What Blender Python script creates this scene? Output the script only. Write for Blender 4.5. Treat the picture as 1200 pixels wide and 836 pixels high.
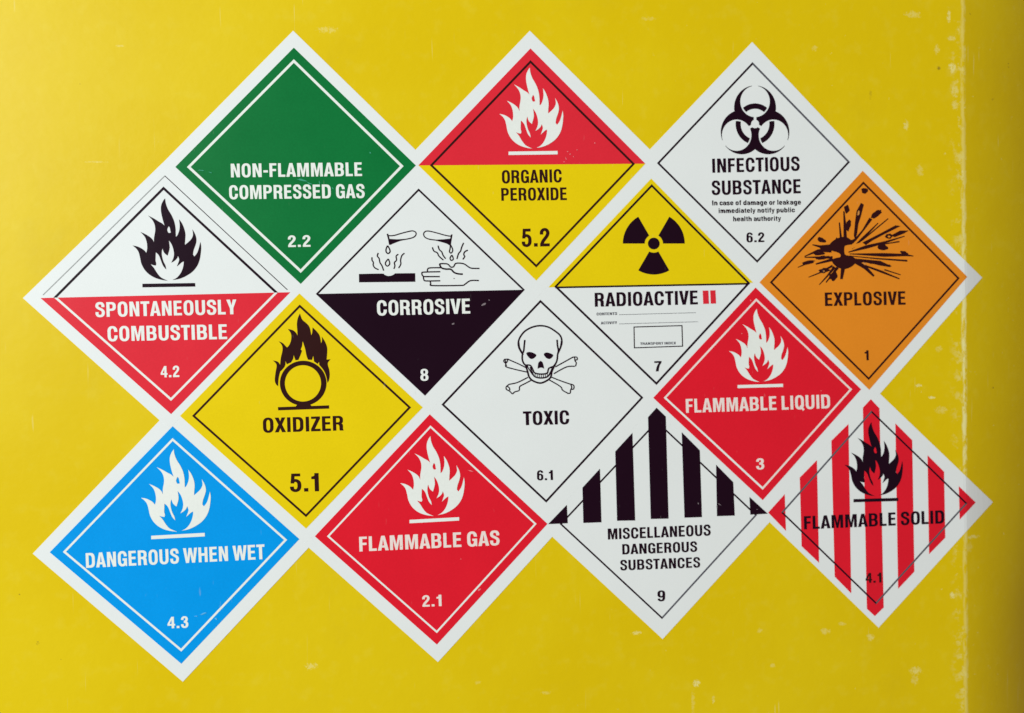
import bpy, math, random
import numpy as np
from mathutils import Vector, Matrix
from mathutils.geometry import delaunay_2d_cdt
random.seed(7)
for o in list(bpy.data.objects): bpy.data.objects.remove(o)
S = bpy.context.scene
COL = S.collection

# ------------------------------------------------------------------ camera, world, lamps, exposure
def rotvec(w):
    w = np.array(w); a = np.linalg.norm(w); k = w/a
    K = np.array([[0, -k[2], k[1]], [k[2], 0, -k[0]], [-k[1], k[0], 0]])
    return np.eye(3) + math.sin(a)*K + (1-math.cos(a))*K@K
DIST = 0.404                                   # metres from the lens to the panel
FOC = 0.7463                                   # focal length / frame width
RC = rotvec((-0.01415584, -0.10079136, -0.01381249))
MX = np.array([[1, 0, 0], [0, 0, -1], [0, 1, 0]])     # survey frame (x right, y up, z to viewer) -> world (x, -depth, z up)
cam = bpy.data.cameras.new('camera'); camo = bpy.data.objects.new('camera', cam); COL.objects.link(camo)
camo.matrix_world = Matrix(np.block([[MX@RC, np.array([[0], [-DIST], [0]])], [np.zeros((1, 3)), np.ones((1, 1))]]).tolist())
cam.dof.use_dof = True; cam.dof.focus_distance = 0.392; cam.dof.aperture_fstop = 4.5
cam.sensor_width = 36; cam.lens = 36*FOC; cam.clip_start = 0.01; cam.clip_end = 50
S.camera = camo

W = bpy.data.worlds.new('World'); S.world = W; W.use_nodes = True
bg = W.node_tree.nodes['Background']; bg.inputs[0].default_value = (1.0, 0.74, 0.55, 1); bg.inputs[1].default_value = 0.20

def area(name, loc, target, sx, sy, power, col):
    l = bpy.data.lights.new(name, 'AREA'); l.shape = 'RECTANGLE'; l.size = sx; l.size_y = sy; l.energy = power; l.color = col
    o = bpy.data.objects.new(name, l); COL.objects.link(o); o.location = loc
    o.rotation_euler = (Vector(target)-Vector(loc)).to_track_quat('-Z', 'Y').to_euler()
    return o
area('key_light', (-1.7, -1.55, 0.75), (-0.05, 0, 0.05), 1.2, 1.2, 58, (0.92, 1.0, 1.0))  # unseen soft key lamp, added at upper left for the falloff rightwards
area('fill_light', (-2.9, -2.8, 1.0), (0, 0, 0), 2.2, 2.2, 66, (0.93, 1.0, 1.04))  # unseen broad fill lamp, added front left so the folded strip turns darker
S.view_settings.view_transform = 'Standard'; S.view_settings.look = 'None'
S.view_settings.exposure = 0.0; S.view_settings.gamma = 1.0
S.render.resolution_x = 1024; S.render.resolution_y = 713
S.render.engine = 'CYCLES'

# ------------------------------------------------------------------ surveyed panel
FOLD = None
def flat(x, y):
    d = RC @ np.array([x-600.0, -(y-418.0), -FOC*1200.0])
    t = DIST/(-d[2]); return d*t                  # wall metres right, up
FOLD = (flat(1131, 418)[0]) 
def prof(x, z=0.0):                              # how far the sheet bends back right of the fold, metres
    t = x-FOLD; hw = 0.0008
    if t <= -hw: return 0.0
    lo = min(max((0.02-z)/0.19, 0), 1)           # bend made steeper lower down, shaped to darken the lower right
    a0 = math.radians(11+1*lo); a1 = math.radians(24+9*lo*lo)
    end = t+hw                                   # slope ramps 0 -> a0 across the crease, then a0 -> a1 over 60 mm
    if end <= 2*hw: return math.tan(a0)*end*end/(4*hw)
    u = end-2*hw; k = (math.tan(a1)-math.tan(a0))/0.060
    return math.tan(a0)*hw+math.tan(a0)*u+0.5*k*u*u
def surf(x, y):                                  # survey point -> (panel x, depth, panel z) on the bent sheet
    d = RC @ np.array([x-600.0, -(y-418.0), -FOC*1200.0]); d = d/(-d[2])
    h = 0.0
    for _ in range(12):
        h = prof(d[0]*(DIST+h), d[1]*(DIST+h))
        if h == 0: break
    return d[0]*(DIST+h), h, d[1]*(DIST+h)
def world(x, y, off):
    X, h, Z = surf(x, y)
    if h == 0: return (X, -off, Z)
    e = 1e-4; s = (prof(X+e, Z)-prof(X-e, Z))/(2*e); n = math.hypot(1, s)
    return (X+off*s/n, h-off/n, Z)

# ------------------------------------------------------------------ materials
def mat(name, col, rough=0.32, spec=0.12, var=0.04, bump=0.0, glare=0.0, coat=0.0):
    m = bpy.data.materials.new(name); m.use_nodes = True; nt = m.node_tree; N = nt.nodes; L = nt.links
    b = N['Principled BSDF']; b.inputs['Roughness'].default_value = rough; b.inputs['Specular IOR Level'].default_value = spec
    tc = N.new('ShaderNodeTexCoord'); geo = N.new('ShaderNodeNewGeometry')
    n1 = N.new('ShaderNodeTexNoise'); n1.inputs['Scale'].default_value = 38; n1.inputs['Detail'].default_value = 6
    L.new(geo.outputs['Position'], n1.inputs['Vector'])
    n2 = N.new('ShaderNodeTexNoise'); n2.inputs['Scale'].default_value = 900; n2.inputs['Detail'].default_value = 3
    L.new(geo.outputs['Position'], n2.inputs['Vector'])
    mx = N.new('ShaderNodeMath'); mx.operation = 'ADD'; L.new(n1.outputs['Fac'], mx.inputs[0]); L.new(n2.outputs['Fac'], mx.inputs[1])
    mr = N.new('ShaderNodeMapRange'); mr.inputs['From Min'].default_value = 0.7; mr.inputs['From Max'].default_value = 1.3
    mr.inputs['To Min'].default_value = 1-var; mr.inputs['To Max'].default_value = 1+var; L.new(mx.outputs[0], mr.inputs['Value'])
    vm = N.new('ShaderNodeVectorMath'); vm.operation = 'SCALE'; vm.inputs[0].default_value = col; L.new(mr.outputs[0], vm.inputs['Scale'])
    # faint rubbed flecks and handling marks in the vinyl
    mp = N.new('ShaderNodeMapping'); mp.inputs['Rotation'].default_value = (0, .8, 0); mp.inputs['Scale'].default_value = (1, 1, .25); L.new(geo.outputs['Position'], mp.inputs['Vector'])
    f1 = N.new('ShaderNodeTexNoise'); f1.inputs['Scale'].default_value = 480; f1.inputs['Detail'].default_value = 2; L.new(mp.outputs[0], f1.inputs['Vector'])
    f2 = N.new('ShaderNodeTexNoise'); f2.inputs['Scale'].default_value = 30; f2.inputs['Detail'].default_value = 4; L.new(geo.outputs['Position'], f2.inputs['Vector'])
    g1 = N.new('ShaderNodeMapRange'); g1.inputs['From Min'].default_value = .70; g1.inputs['From Max'].default_value = .78; g1.inputs['To Max'].default_value = .22; L.new(f1.outputs['Fac'], g1.inputs['Value'])
    g2 = N.new('ShaderNodeMapRange'); g2.inputs['From Min'].default_value = .48; g2.inputs['From Max'].default_value = .66; L.new(f2.outputs['Fac'], g2.inputs['Value'])
    gm = N.new('ShaderNodeMath'); gm.operation = 'MULTIPLY'; L.new(g1.outputs[0], gm.inputs[0]); L.new(g2.outputs[0], gm.inputs[1])
    mc = N.new('ShaderNodeMix'); mc.data_type = 'RGBA'; mc.inputs[7].default_value = (.55, .55, .52, 1); L.new(gm.outputs[0], mc.inputs[0]); L.new(vm.outputs[0], mc.inputs[6])
    L.new(mc.outputs[2], b.inputs['Base Color'])
    rr = N.new('ShaderNodeMapRange'); rr.inputs['To Min'].default_value = rough-0.05; rr.inputs['To Max'].default_value = rough+0.06
    L.new(n1.outputs['Fac'], rr.inputs['Value']); L.new(rr.outputs[0], b.inputs['Roughness'])
    bp = N.new('ShaderNodeBump'); bp.inputs['Strength'].default_value = 0.12; bp.inputs['Distance'].default_value = 0.0004
    n3 = N.new('ShaderNodeTexNoise'); n3.inputs['Scale'].default_value = 60; n3.inputs['Detail'].default_value = 3
    L.new(geo.outputs['Position'], n3.inputs['Vector']); L.new(n3.outputs['Fac'], bp.inputs['Height']); L.new(bp.outputs[0], b.inputs['Normal'])
    return m
M = {
 'white': mat('white_vinyl', (0.775, 0.81, 0.81), var=0.012),
 'white_ink': mat('white_ink', (0.80, 0.835, 0.80), var=0.03),
 'pink_ink': mat('rosy_white_ink', (0.84, 0.72, 0.68), var=0.04),
 'black': mat('black_ink', (0.013, 0.003, 0.010), spec=0.08),
 'brown': mat('black_ink_on_yellow', (0.030, 0.008, 0.008), spec=0.08),
 'maroon': mat('black_ink_on_orange', (0.030, 0.006, 0.008), spec=0.08),
 'grey': mat('thin_grey_ink', (0.10, 0.10, 0.12)),
 'pale_grey': mat('faint_grey_ink', (0.36, 0.38, 0.38)),
 'red': mat('red_ink', (0.73, 0.012, 0.028)),
 'red_pale': mat('pale_red_ink', (0.72, 0.024, 0.042)),  # slightly paler than the plain red
 'green': mat('green_ink', (0.003, 0.165, 0.038), var=0.07),
 'blue': mat('blue_ink', (0.0, 0.31, 0.82)),
 'orange': mat('orange_ink', (0.78, 0.255, 0.018), var=0.03),
 'yellow': mat('yellow_ink', (0.80, 0.60, 0.004), var=0.03),
 'amber_scuff': mat('amber_scuff', (0.62, 0.27, 0.07)),
 'teal_scuff': mat('teal_scuff', (0.05, 0.33, 0.20)),
 'pink_scuff': mat('pink_scuff', (0.80, 0.22, 0.24)),
 'pale_scuff': mat('pale_scuff', (0.22, 0.18, 0.20)),
 'sky_scuff': mat('light_blue_scuff', (0.10, 0.45, 0.82)),
}
SPOTS = [  # survey x, y, half width, half height, strength, kind (1 pale, 0 dark)
 (1070, 17, 9, 3.5, .35, 1), (1112, 20, 2, 7, .6, 1), (1115, 45, 4, 3, .5, 1), (1116, 80, 4, 6, .7, 1), (1119, 106, 4, 8, .45, 1),
 (1119, 123, 4, 5, .45, 1), (1062, 147, 3, 5, .5, 1), (1128, 205, 1.3, 10, .7, 1), (1100, 80, 2.6, 2, .75, 0), (1171, 113, 2, 1.6, .6, 0),
 (1020, 111, 1.8, 5, .28, 0), (1076, 452, 4, 1.6, .8, 1), (1092, 466, 4, 1.5, .8, 1), (1103, 481, 7, 4, .3, 1), (1100, 409, 4, 3, .3, 1),
 (816, 801, 4, 3.5, .75, 1), (812, 822, 2, 14, .22, 1), (836, 820, 1.6, 4, .5, 1), (746, 742, 5, 2, .6, 1), (1020, 747, 4, 4, .45, 1), (987, 731, 4, 2, .35, 1),
 (967, 740, 5, 3.5, .35, 1), (890, 739, 3, 2.5, .3, 1), (1116, 698, 3, 3.5, .7, 1), (1142, 630, 7, 2, .5, 1), (1137, 641, 5, 5, .25, 1), (1073, 786, 7, 4, .5, 1), (1072, 797, 4, 5, .3, 1),
 (1132, 737, 4, 5, .35, 1), (1123, 754, 3, 3, .3, 1), (365, 781, 6, 3.5, .4, 1), (44, 754, 1.6, 2, .5, 0), (112, 190, 9, 1.0, .35, 1), (140, 54, 4, 1.2, .3, 1), (383, 35, 10, 3, .3, 1),
 (955, 57, 3, 3, .25, 1), (869, 593, 2, 4, .0, 1), (1098, 58, 3, 5, .4, 1), (1078, 200, 4, 6, .3, 1), (760, 22, 8, 2, .2, 1), (905, 780, 3, 2, .3, 1), (640, 812, 5, 2, .22, 1), (560, 800, 3, 2, .22, 1)]
def wall_material():
    m = bpy.data.materials.new('yellow_paint'); m.use_nodes = True; nt = m.node_tree; N = nt.nodes; L = nt.links
    b = N['Principled BSDF']; b.inputs['Roughness'].default_value = 0.46; b.inputs['Specular IOR Level'].default_value = 0.14
    geo = N.new('ShaderNodeNewGeometry'); P = geo.outputs['Position']
    def math_(op, a, c=None, clamp=False):
        n = N.new('ShaderNodeMath'); n.operation = op; n.use_clamp = clamp
        for i, v in enumerate((a, c)):
            if v is None: continue
            if isinstance(v, (int, float)): n.inputs[i].default_value = v
            else: L.new(v, n.inputs[i])
        return n.outputs[0]
    def noise(scale, detail=4, vec=None, rough=0.55):
        n = N.new('ShaderNodeTexNoise'); n.inputs['Scale'].default_value = scale; n.inputs['Detail'].default_value = detail; n.inputs['Roughness'].default_value = rough
        L.new(vec or P, n.inputs['Vector']); return n.outputs['Fac']
    def rng(v, a, c, lo=0, hi=1):
        n = N.new('ShaderNodeMapRange'); n.interpolation_type = 'SMOOTHSTEP'
        n.inputs['From Min'].default_value = a; n.inputs['From Max'].default_value = c
        n.inputs['To Min'].default_value = lo; n.inputs['To Max'].default_value = hi; L.new(v, n.inputs['Value']); return n.outputs[0]
    sep = N.new('ShaderNodeSeparateXYZ'); L.new(P, sep.inputs[0]); X, Z = sep.outputs[0], sep.outputs[2]
    mott = noise(9, 5); fine = noise(700, 2); mid = noise(120, 4)
    def mixc(f, a, c):
        n = N.new('ShaderNodeMix'); n.data_type = 'RGBA'
        L.new(f, n.inputs['Factor'])
        for k, v in ((6, a), (7, c)):
            if isinstance(v, tuple): n.inputs[k].default_value = (*v, 1)
            else: L.new(v, n.inputs[k])
        return n.outputs[2]
    c = mixc(rng(mott, .38, .62), (0.725, 0.520, 0.003), (0.745, 0.550, 0.005))
    c = mixc(math_('MULTIPLY', rng(mid, .5, .75), .10), c, (0.80, 0.70, 0.10))
    c = mixc(math_('MULTIPLY', rng(fine, .55, .8), .10), c, (0.60, 0.42, 0.01))
    ragged = noise(620, 5, rough=.75)
    pale = None; dark = None
    for (px, py, hw, hh, st, k) in SPOTS:
        f0 = flat(px, py); r = 0.404/895.0
        dx = math_('DIVIDE', math_('SUBTRACT', X, float(f0[0])), hw*r*1.2); dz = math_('DIVIDE', math_('SUBTRACT', Z, float(f0[1])), hh*r*1.2)
        q = math_('ADD', math_('MULTIPLY', dx, dx), math_('MULTIPLY', dz, dz))
        q = math_('ADD', q, math_('MULTIPLY', math_('SUBTRACT', ragged, .5), 7.0))
        v = math_('MULTIPLY', rng(q, -.2, 1.2, 1, 0), st)
        if k: pale = v if pale is None else math_('MAXIMUM', pale, v)
        else: dark = v if dark is None else math_('MAXIMUM', dark, v)
    # paint rubbed thin along the fold
    sc = N.new('ShaderNodeVectorMath'); sc.operation = 'MULTIPLY'; sc.inputs[1].default_value = (1, 1, .38); L.new(P, sc.inputs[0])
    wob = math_('MULTIPLY', math_('SUBTRACT', noise(90, 3), .5), .0035)
    dist = math_('ABSOLUTE', math_('SUBTRACT', math_('ADD', X, wob), FOLD-0.0004))
    core = math_('MULTIPLY', rng(dist, .0006, .0019, 1, 0), rng(noise(260, 4, sc.outputs[0], .7), .36, .52))
    midz = rng(math_('ABSOLUTE', math_('ADD', Z, 0.012)), .03, .13, 1, .35)
    core = math_('MULTIPLY', math_('MULTIPLY', core, midz), .95)
    side = rng(math_('SUBTRACT', X, FOLD), -.012, .0015, 0, 1); side = math_('MULTIPLY', side, rng(math_('SUBTRACT', X, FOLD), .0005, .002, 1, 0))
    thr = math_('ADD', noise(170, 5, rough=.72), math_('MULTIPLY', noise(24, 2), .55))
    halo = math_('MULTIPLY', math_('MULTIPLY', side, rng(thr, .80, .92)), .55)
    spk = math_('MULTIPLY', rng(noise(330, 3, rough=.6), .69, .80), rng(X, -.02, .20, .10, .5))
    pale = math_('MAXIMUM', math_('MAXIMUM', pale, core), math_('MAXIMUM', halo, spk))
    c = mixc(pale, c, (0.84, 0.77, 0.33))
    dsp = math_('MULTIPLY', rng(noise(260, 2), .765, .80), .6)
    dark = math_('MAXIMUM', dark, dsp)
    c = mixc(dark, c, (0.22, 0.14, 0.02))
    scr = None
    for (rx, rz, rot_) in ((1, .05, .35), (1, .04, 1.25), (1, .06, 2.3)):
        mp = N.new('ShaderNodeMapping'); mp.inputs['Rotation'].default_value = (0, rot_, 0); mp.inputs['Scale'].default_value = (rx, 1, rz); L.new(P, mp.inputs['Vector'])
        v_ = rng(noise(520, 2, mp.outputs[0], .5), .70, .76)
        v_ = math_('MULTIPLY', v_, rng(noise(22, 2), .52, .66)); scr = v_ if scr is None else math_('MAXIMUM', scr, v_)
    c = mixc(math_('MULTIPLY', scr, .30), c, (0.84, 0.77, 0.38))
    grime = math_('MULTIPLY', rng(noise(14, 6, rough=.7), .52, .78), .16)
    c = mixc(grime, c, (0.50, 0.36, 0.02))
    L.new(c, b.inputs['Base Color'])
    L.new(math_('ADD', rng(mott, .3, .7, .34, .42), math_('MULTIPLY', pale, .2)), b.inputs['Roughness'])
    bp = N.new('ShaderNodeBump'); bp.inputs['Strength'].default_value = 0.25; bp.inputs['Distance'].default_value = 0.0003
    L.new(math_('ADD', noise(160, 3), math_('ADD', math_('MULTIPLY', pale, -.6), math_('MULTIPLY', noise(18, 2), 3.0))), bp.inputs['Height'])
    L.new(bp.outputs[0], b.inputs['Normal'])
    return m
M['wall'] = wall_material()

# ------------------------------------------------------------------ 2-D shape kit (survey units)
def ccw(p):
    a = sum(p[i][0]*p[(i+1) % len(p)][1]-p[(i+1) % len(p)][0]*p[i][1] for i in range(len(p)))
    return p if a > 0 else p[::-1]
def fill(polys, keep=None, cuts=None):
    """polys: list of (sign, points). Returns verts, tris of the painted union (last polygon wins)."""
    V, F, Ed, sg = [], [], [], []
    for s, p in polys:
        q = []
        for a in p:
            if not q or abs(a[0]-q[-1][0])+abs(a[1]-q[-1][1]) > 1e-6: q.append(a)
        if abs(q[0][0]-q[-1][0])+abs(q[0][1]-q[-1][1]) < 1e-6: q.pop()
        if len(q) < 3: continue
        q = ccw(q); b = len(V); V += [Vector((a[0], a[1])) for a in q]; F.append(list(range(b, b+len(q)))); sg.append(s)
    if cuts:
        ys = [v.y for v in V]; y0, y1 = min(ys)-1, max(ys)+1
        for cx in cuts: Ed.append((len(V), len(V)+1)); V += [Vector((cx+(y0-418)*.0185, y0)), Vector((cx+(y1-418)*.0185, y1))]
    r = delaunay_2d_cdt(V, Ed, F, 1, 1e-6, True)
    tris = []
    for f, ids in zip(r[2], r[5]):
        ids = [i for i in ids if i < len(sg)]
        if not ids: continue
        ok = keep(ids) if keep else sg[max(ids)] > 0
        if ok: tris.append(list(f))
    used = sorted({i for t in tris for i in t}); mp = {u: i for i, u in enumerate(used)}
    return [(r[0][u].x, r[0][u].y) for u in used], [[mp[i] for i in t] for t in tris]
def curve(pts, closed=False, n=6):
    """Catmull-Rom through pts; a point with a third item is a cusp."""
    P = list(pts); out = []
    m = len(P); rngs = m if closed else m-1
    for i in range(rngs):
        p1, p2 = P[i], P[(i+1) % m]
        p0 = P[(i-1) % m] if (closed or i > 0) else p1; p3 = P[(i+2) % m] if (closed or i+2 < m) else p2
        if len(p1) > 2: p0 = p1
        if len(p2) > 2: p3 = p2
        for k in range(n):
            t = k/n; t2 = t*t; t3 = t2*t
            out.append(tuple(.5*((2*p1[j])+(-p0[j]+p2[j])*t+(2*p0[j]-5*p1[j]+4*p2[j]-p3[j])*t2+(-p0[j]+3*p1[j]-3*p2[j]+p3[j])*t3) for j in (0, 1)))
    if not closed: out.append(tuple(P[-1][:2]))
    return out
def hull(p):
    p = sorted(set(p)); cr = lambda o, a, b: (a[0]-o[0])*(b[1]-o[1])-(a[1]-o[1])*(b[0]-o[0]); h = []
    for q in (p, p[::-1]):
        k = len(h)
        for a in q:
            while len(h)-k >= 2 and cr(h[-2], h[-1], a) <= 1e-9: h.pop()
            h.append(a)
        h.pop()
    return h
def stroke(pts, hx, hy=None, sm=True, n=6, taper=None):
    hy = hx if hy is None else hy
    c = curve(pts, n=n) if sm and len(pts) > 2 else [tuple(p[:2]) for p in pts]
    L, R = [], []
    for i, p in enumerate(c):
        a = c[max(i-1, 0)]; b = c[min(i+1, len(c)-1)]; dx, dy = b[0]-a[0], b[1]-a[1]; l = math.hypot(dx, dy) or 1
        k = 1.0
        if taper: k = taper[0]+(taper[1]-taper[0])*i/(len(c)-1)
        nx, ny = -dy/l*hx*k, dx/l*hy*k
        L.append((p[0]+nx, p[1]+ny)); R.append((p[0]-nx, p[1]-ny))
    return [(1, hull([L[i], L[i+1], R[i+1], R[i]])) for i in range(len(c)-1)]
def ell(cx, cy, rx, ry=None, ang=0, n=36):
    ry = ry or rx; ca, sa = math.cos(math.radians(ang)), math.sin(math.radians(ang)); o = []
    for i in range(n):
        t = 2*math.pi*i/n; x, y = rx*math.cos(t), ry*math.sin(t); o.append((cx+x*ca-y*sa, cy+x*sa+y*ca))
    return o
def rect(x0, y0, x1, y1): return [(x0, y0), (x1, y0), (x1, y1), (x0, y1)]
def rr(x0, y0, x1, y1, rx, ry, n=7, e=2.25):
    o = []
    for cx, cy, sx, sy, a0 in ((x1-rx, y1-ry, 1, 1, 0), (x0+rx, y1-ry, -1, 1, 1), (x0+rx, y0+ry, -1, -1, 0), (x1-rx, y0+ry, 1, -1, 1)):
        seg = []
        for i in range(n+1):
            t = math.pi/2*i/n; seg.append((cx+sx*rx*math.cos(t)**(2/e), cy+sy*ry*math.sin(t)**(2/e)))
        o += seg[::-1] if a0 else seg
    return o

# ------------------------------------------------------------------ condensed bold lettering
SW, TW = 0.192, 0.158
def G():
    s, t = SW, TW; g = {}
    w = .60
    def O(w, x=0): return [(1, rr(x, -.02, x+w, 1.02, w/2, .36)), (-1, rr(x+s, t-.02, x+w-s, 1.02-t, (w-2*s)/2, .24))]
    g['O'] = (w, O(w), .055); g['0'] = g['O']
    g['C'] = (w, O(w)+[(-1, rect(w*.5, .385, w+.1, .625))], .055)
    g['G'] = (w, O(w)+[(-1, rect(w*.5, .50, w+.1, .655)), (1, rect(w*.52, .37, w, .52)), (1, rect(w-.09, 0, w, .5)), (1, rect(w-s, .2, w, .5))], .055)
    g['Q'] = (w, O(w)+[(1, [(w*.48, .20), (w*.62, .30), (w+.04, -.02), (w-.08, -.12)])], .055)
    def bowl(x0, y0, x1, y1, r=.5, k=1):
        ry = (y1-y0)/2*.86
        return [(1, rect(0, y0, (x0+x1)/2, y1)), (1, rr(x0, y0, x1, y1, (x1-x0)*.46, ry))]
    def hole(y0, y1, x1):
        return [(-1, rect(s, y0, s+.5*(x1-s)+.01, y1)), (-1, rr(s, y0, x1, y1, (x1-s)*.48, (y1-y0)/2*.84))]
    g['D'] = (w, [(1, rect(0, 0, w*.5, 1)), (1, rr(0, 0, w, 1, w*.46, .34)), (-1, rect(s, t, w*.5, 1-t)), (-1, rr(s, t, w-s, 1-t, (w-2*s)*.7, .22))], .065)
    g['B'] = (w, bowl(0, .46, w*.965, 1)+bowl(0, 0, w, .57)+hole(.145, .435, w-s)+hole(.575, .855, w*.955-s), .065)
    g['P'] = (.58, [(1, rect(0, 0, s, 1))]+bowl(0, .40, .58, 1)+hole(.55, .85, .58-s), .06)
    g['R'] = (.60, [(1, rect(0, 0, s, 1))]+bowl(0, .42, .585, 1)+hole(.565, .85, .585-s)+[(1, curve([(.26, .50), (.46, .50, 1), (.55, .43), (.575, .32), (.575, .12), (.61, 0, 1), (.395, 0, 1), (.37, .10), (.37, .28), (.33, .39), (.24, .42, 1)], True, 4))], .06)
    g['A'] = (.66, [(1, [(0, 0), (.225, 1), (.435, 1), (.66, 0), (.45, 0), (.415, .195), (.245, .195), (.21, 0)]), (-1, [(.272, .34), (.388, .34), (.33, .76)])], .008)
    g['V'] = (.63, [(1, [(0, 1), (.215, 1), (.315, .30), (.415, 1), (.63, 1), (.42, 0), (.21, 0)])], .008)
    g['W'] = (.94, [(1, [(0, 1), (.20, 1), (.27, .36), (.375, 1), (.565, 1), (.67, .36), (.74, 1), (.94, 1), (.775, 0), (.57, 0), (.47, .60), (.37, 0), (.165, 0)])], .008)
    g['X'] = (.64, [(1, [(0, 0), (.215, .515), (.015, 1), (.24, 1), (.325, .74), (.41, 1), (.625, 1), (.43, .515), (.64, 0), (.415, 0), (.32, .28), (.225, 0)])], .01)
    g['Y'] = (.62, [(1, [(0, 1), (.22, 1), (.31, .62), (.40, 1), (.62, 1), (.4125, .40), (.4125, 0), (.2075, 0), (.2075, .40)])], .008)
    g['Z'] = (.54, [(1, [(0, 0), (0, .16), (.30, .84), (.02, .84), (.02, 1), (.53, 1), (.53, .85), (.225, .165), (.54, .165), (.54, 0)])], .035)
    g['T'] = (.54, [(1, [(0, 1), (.54, 1), (.54, .835), (.3725, .835), (.3725, 0), (.1675, 0), (.1675, .835), (0, .835)])], .02)
    g['E'] = (.50, [(1, [(0, 0), (0, 1), (.49, 1), (.49, .84), (s, .84), (s, .595), (.46, .595), (.46, .435), (s, .435), (s, .16), (.50, .16), (.50, 0)])], .06)
    g['F'] = (.47, [(1, [(0, 0), (0, 1), (.47, 1), (.47, .84), (s, .84), (s, .585), (.44, .585), (.44, .425), (s, .425), (s, 0)])], .055)
    g['L'] = (.47, [(1, [(0, 0), (0, 1), (s, 1), (s, .165), (.47, .165), (.47, 0)])], .055)
    g['I'] = (s, [(1, rect(0, 0, s, 1))], .07)
    g['H'] = (.60, [(1, rect(0, 0, s, 1)), (1, rect(.60-s, 0, .60, 1)), (1, rect(0, .43, .60, .60))], .07)
    g['N'] = (.60, [(1, [(0, 0), (0, 1), (.225, 1), (.41, .40), (.41, 1), (.60, 1), (.60, 0), (.385, 0), (.19, .62), (.19, 0)])], .07)
    g['M'] = (.78, [(1, [(0, 0), (0, 1), (.27, 1), (.39, .38), (.51, 1), (.78, 1), (.78, 0), (.59, 0), (.59, .70), (.455, 0), (.325, 0), (.19, .70), (.19, 0)])], .07)
    g['U'] = (.60, [(1, rect(0, .3, .60, 1)), (1, rr(0, -.02, .60, .7, .30, .33)), (-1, rect(s, .32, .60-s, 1.1)), (-1, rr(s, t-.02, .60-s, .6, (.6-2*s)/2, .20))], .065)
    hx, hy = s/2, t/2
    g['S'] = (.58, stroke([(.475, .67), (.47, .80), (.40, .915), (.29, .937), (.17, .915), (.105, .80), (.115, .69), (.19, .605), (.29, .545), (.40, .475), (.475, .38), (.482, .25), (.42, .105), (.29, .063), (.16, .09), (.10, .20), (.10, .335)], hx*.97, hy*1.02, n=5), .045)
    g['2'] = (.54, stroke([(.10, .66), (.105, .80), (.17, .90), (.27, .935), (.37, .905), (.435, .80), (.43, .67), (.37, .55), (.27, .42), (.16, .27), (.11, .14)], hx*.95, hy*1.05, n=5)+[(1, rect(.01, 0, .53, .165)), (1, [(.01, .16), (.01, .10), (.2, .16), (.22, .24)])], .05)
    g['3'] = (.54, stroke([(.10, .70), (.12, .83), (.19, .915), (.27, .937), (.37, .91), (.42, .82), (.42, .70), (.36, .585), (.22, .545)], hx*.93, hy, n=5)+stroke([(.22, .53), (.37, .485), (.435, .39), (.445, .25), (.38, .11), (.27, .063), (.15, .10), (.10, .21), (.095, .32)], hx*.95, hy, n=5), .05)
    g['5'] = (.54, [(1, rect(.08, .84, .50, 1)), (1, [(.08, 1), (.04, .46), (.205, .46), (.235, .9)])]+stroke([(.10, .50), (.16, .585), (.27, .62), (.38, .57), (.44, .46), (.445, .26), (.39, .12), (.27, .063), (.15, .10), (.10, .19), (.095, .29)], hx*.95, hy, n=5), .05)
    six = [(1, rr(0, -.02, .54, .66, .27, .28)), (-1, rr(.19, .12, .35, .52, .08, .16))]+stroke([(.445, .74), (.435, .84), (.37, .915), (.28, .937), (.175, .90), (.11, .78), (.095, .60), (.095, .34)], hx*.93, hy, n=5)
    g['6'] = (.54, six, .05)
    g['9'] = (.54, [(k, [(.54-x, 1-y) for x, y in p]) for k, p in six], .05)
    g['8'] = (.54, [(1, rr(.02, .47, .52, 1.02, .25, .26)), (1, rr(0, -.02, .54, .565, .27, .27)), (-1, rr(.19, .125, .35, .425, .08, .12)), (-1, rr(.195, .60, .345, .88, .075, .12))], .05)
    g['1'] = (.42, [(1, rect(.17, 0, .37, 1)), (1, [(.02, .67), (.02, .81), (.13, .84), (.20, .92), (.215, 1), (.37, 1), (.37, .80), (.17, .67)])], .06)
    g['4'] = (.56, [(1, [(.30, 1), (.485, 1), (.485, .375), (.56, .375), (.56, .225), (.485, .225), (.485, 0), (.30, 0), (.30, .225), (.0, .225), (.0, .39)]), (-1, [(.155, .375), (.305, .375), (.305, .72)])], .035)
    g['7'] = (.52, [(1, [(0, 1), (.52, 1), (.52, .85), (.40, .60), (.335, .33), (.30, 0), (.095, 0), (.15, .36), (.225, .62), (.33, .83), (0, .83)])], .04)
    g['.'] = (.20, [(1, rect(0, 0, .20, .19))], .075)
    g['-'] = (.30, [(1, rect(0, .33, .30, .495))], .05)
    # small lower-case letters (x-height .72)
    X = .74; h = .105; v = .09
    def st(*paths): return sum((stroke(p, h, v, n=4) for p in paths), [])
    ring = [(1, rr(0, -.02, .50, X+.02, .25, .27)), (-1, rr(.19, .16, .31, X-.16, .06, .12))]
    g['o'] = (.50, ring, .05); g['c'] = (.46, ring+[(-1, rect(.3, .29, .6, .45))], .05)
    g['e'] = (.50, ring+[(-1, rect(.3, .20, .6, .30)), (1, rect(.1, .30, .5, .42))], .05)
    g['a'] = (.47, [(1, rr(0, -.02, .42, .46, .18, .2)), (-1, rr(.15, .12, .30, .33, .07, .09))]+st([(.07, .52), (.12, .63), (.23, .66), (.35, .60), (.385, .5), (.385, .0)]), .05)
    g['b'] = (.50, ring+[(1, rect(0, 0, .16, 1))], .055); g['d'] = (.50, ring+[(1, rect(.34, 0, .50, 1))], .055)
    g['p'] = (.50, ring+[(1, rect(0, -.26, .16, X))], .055)
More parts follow.
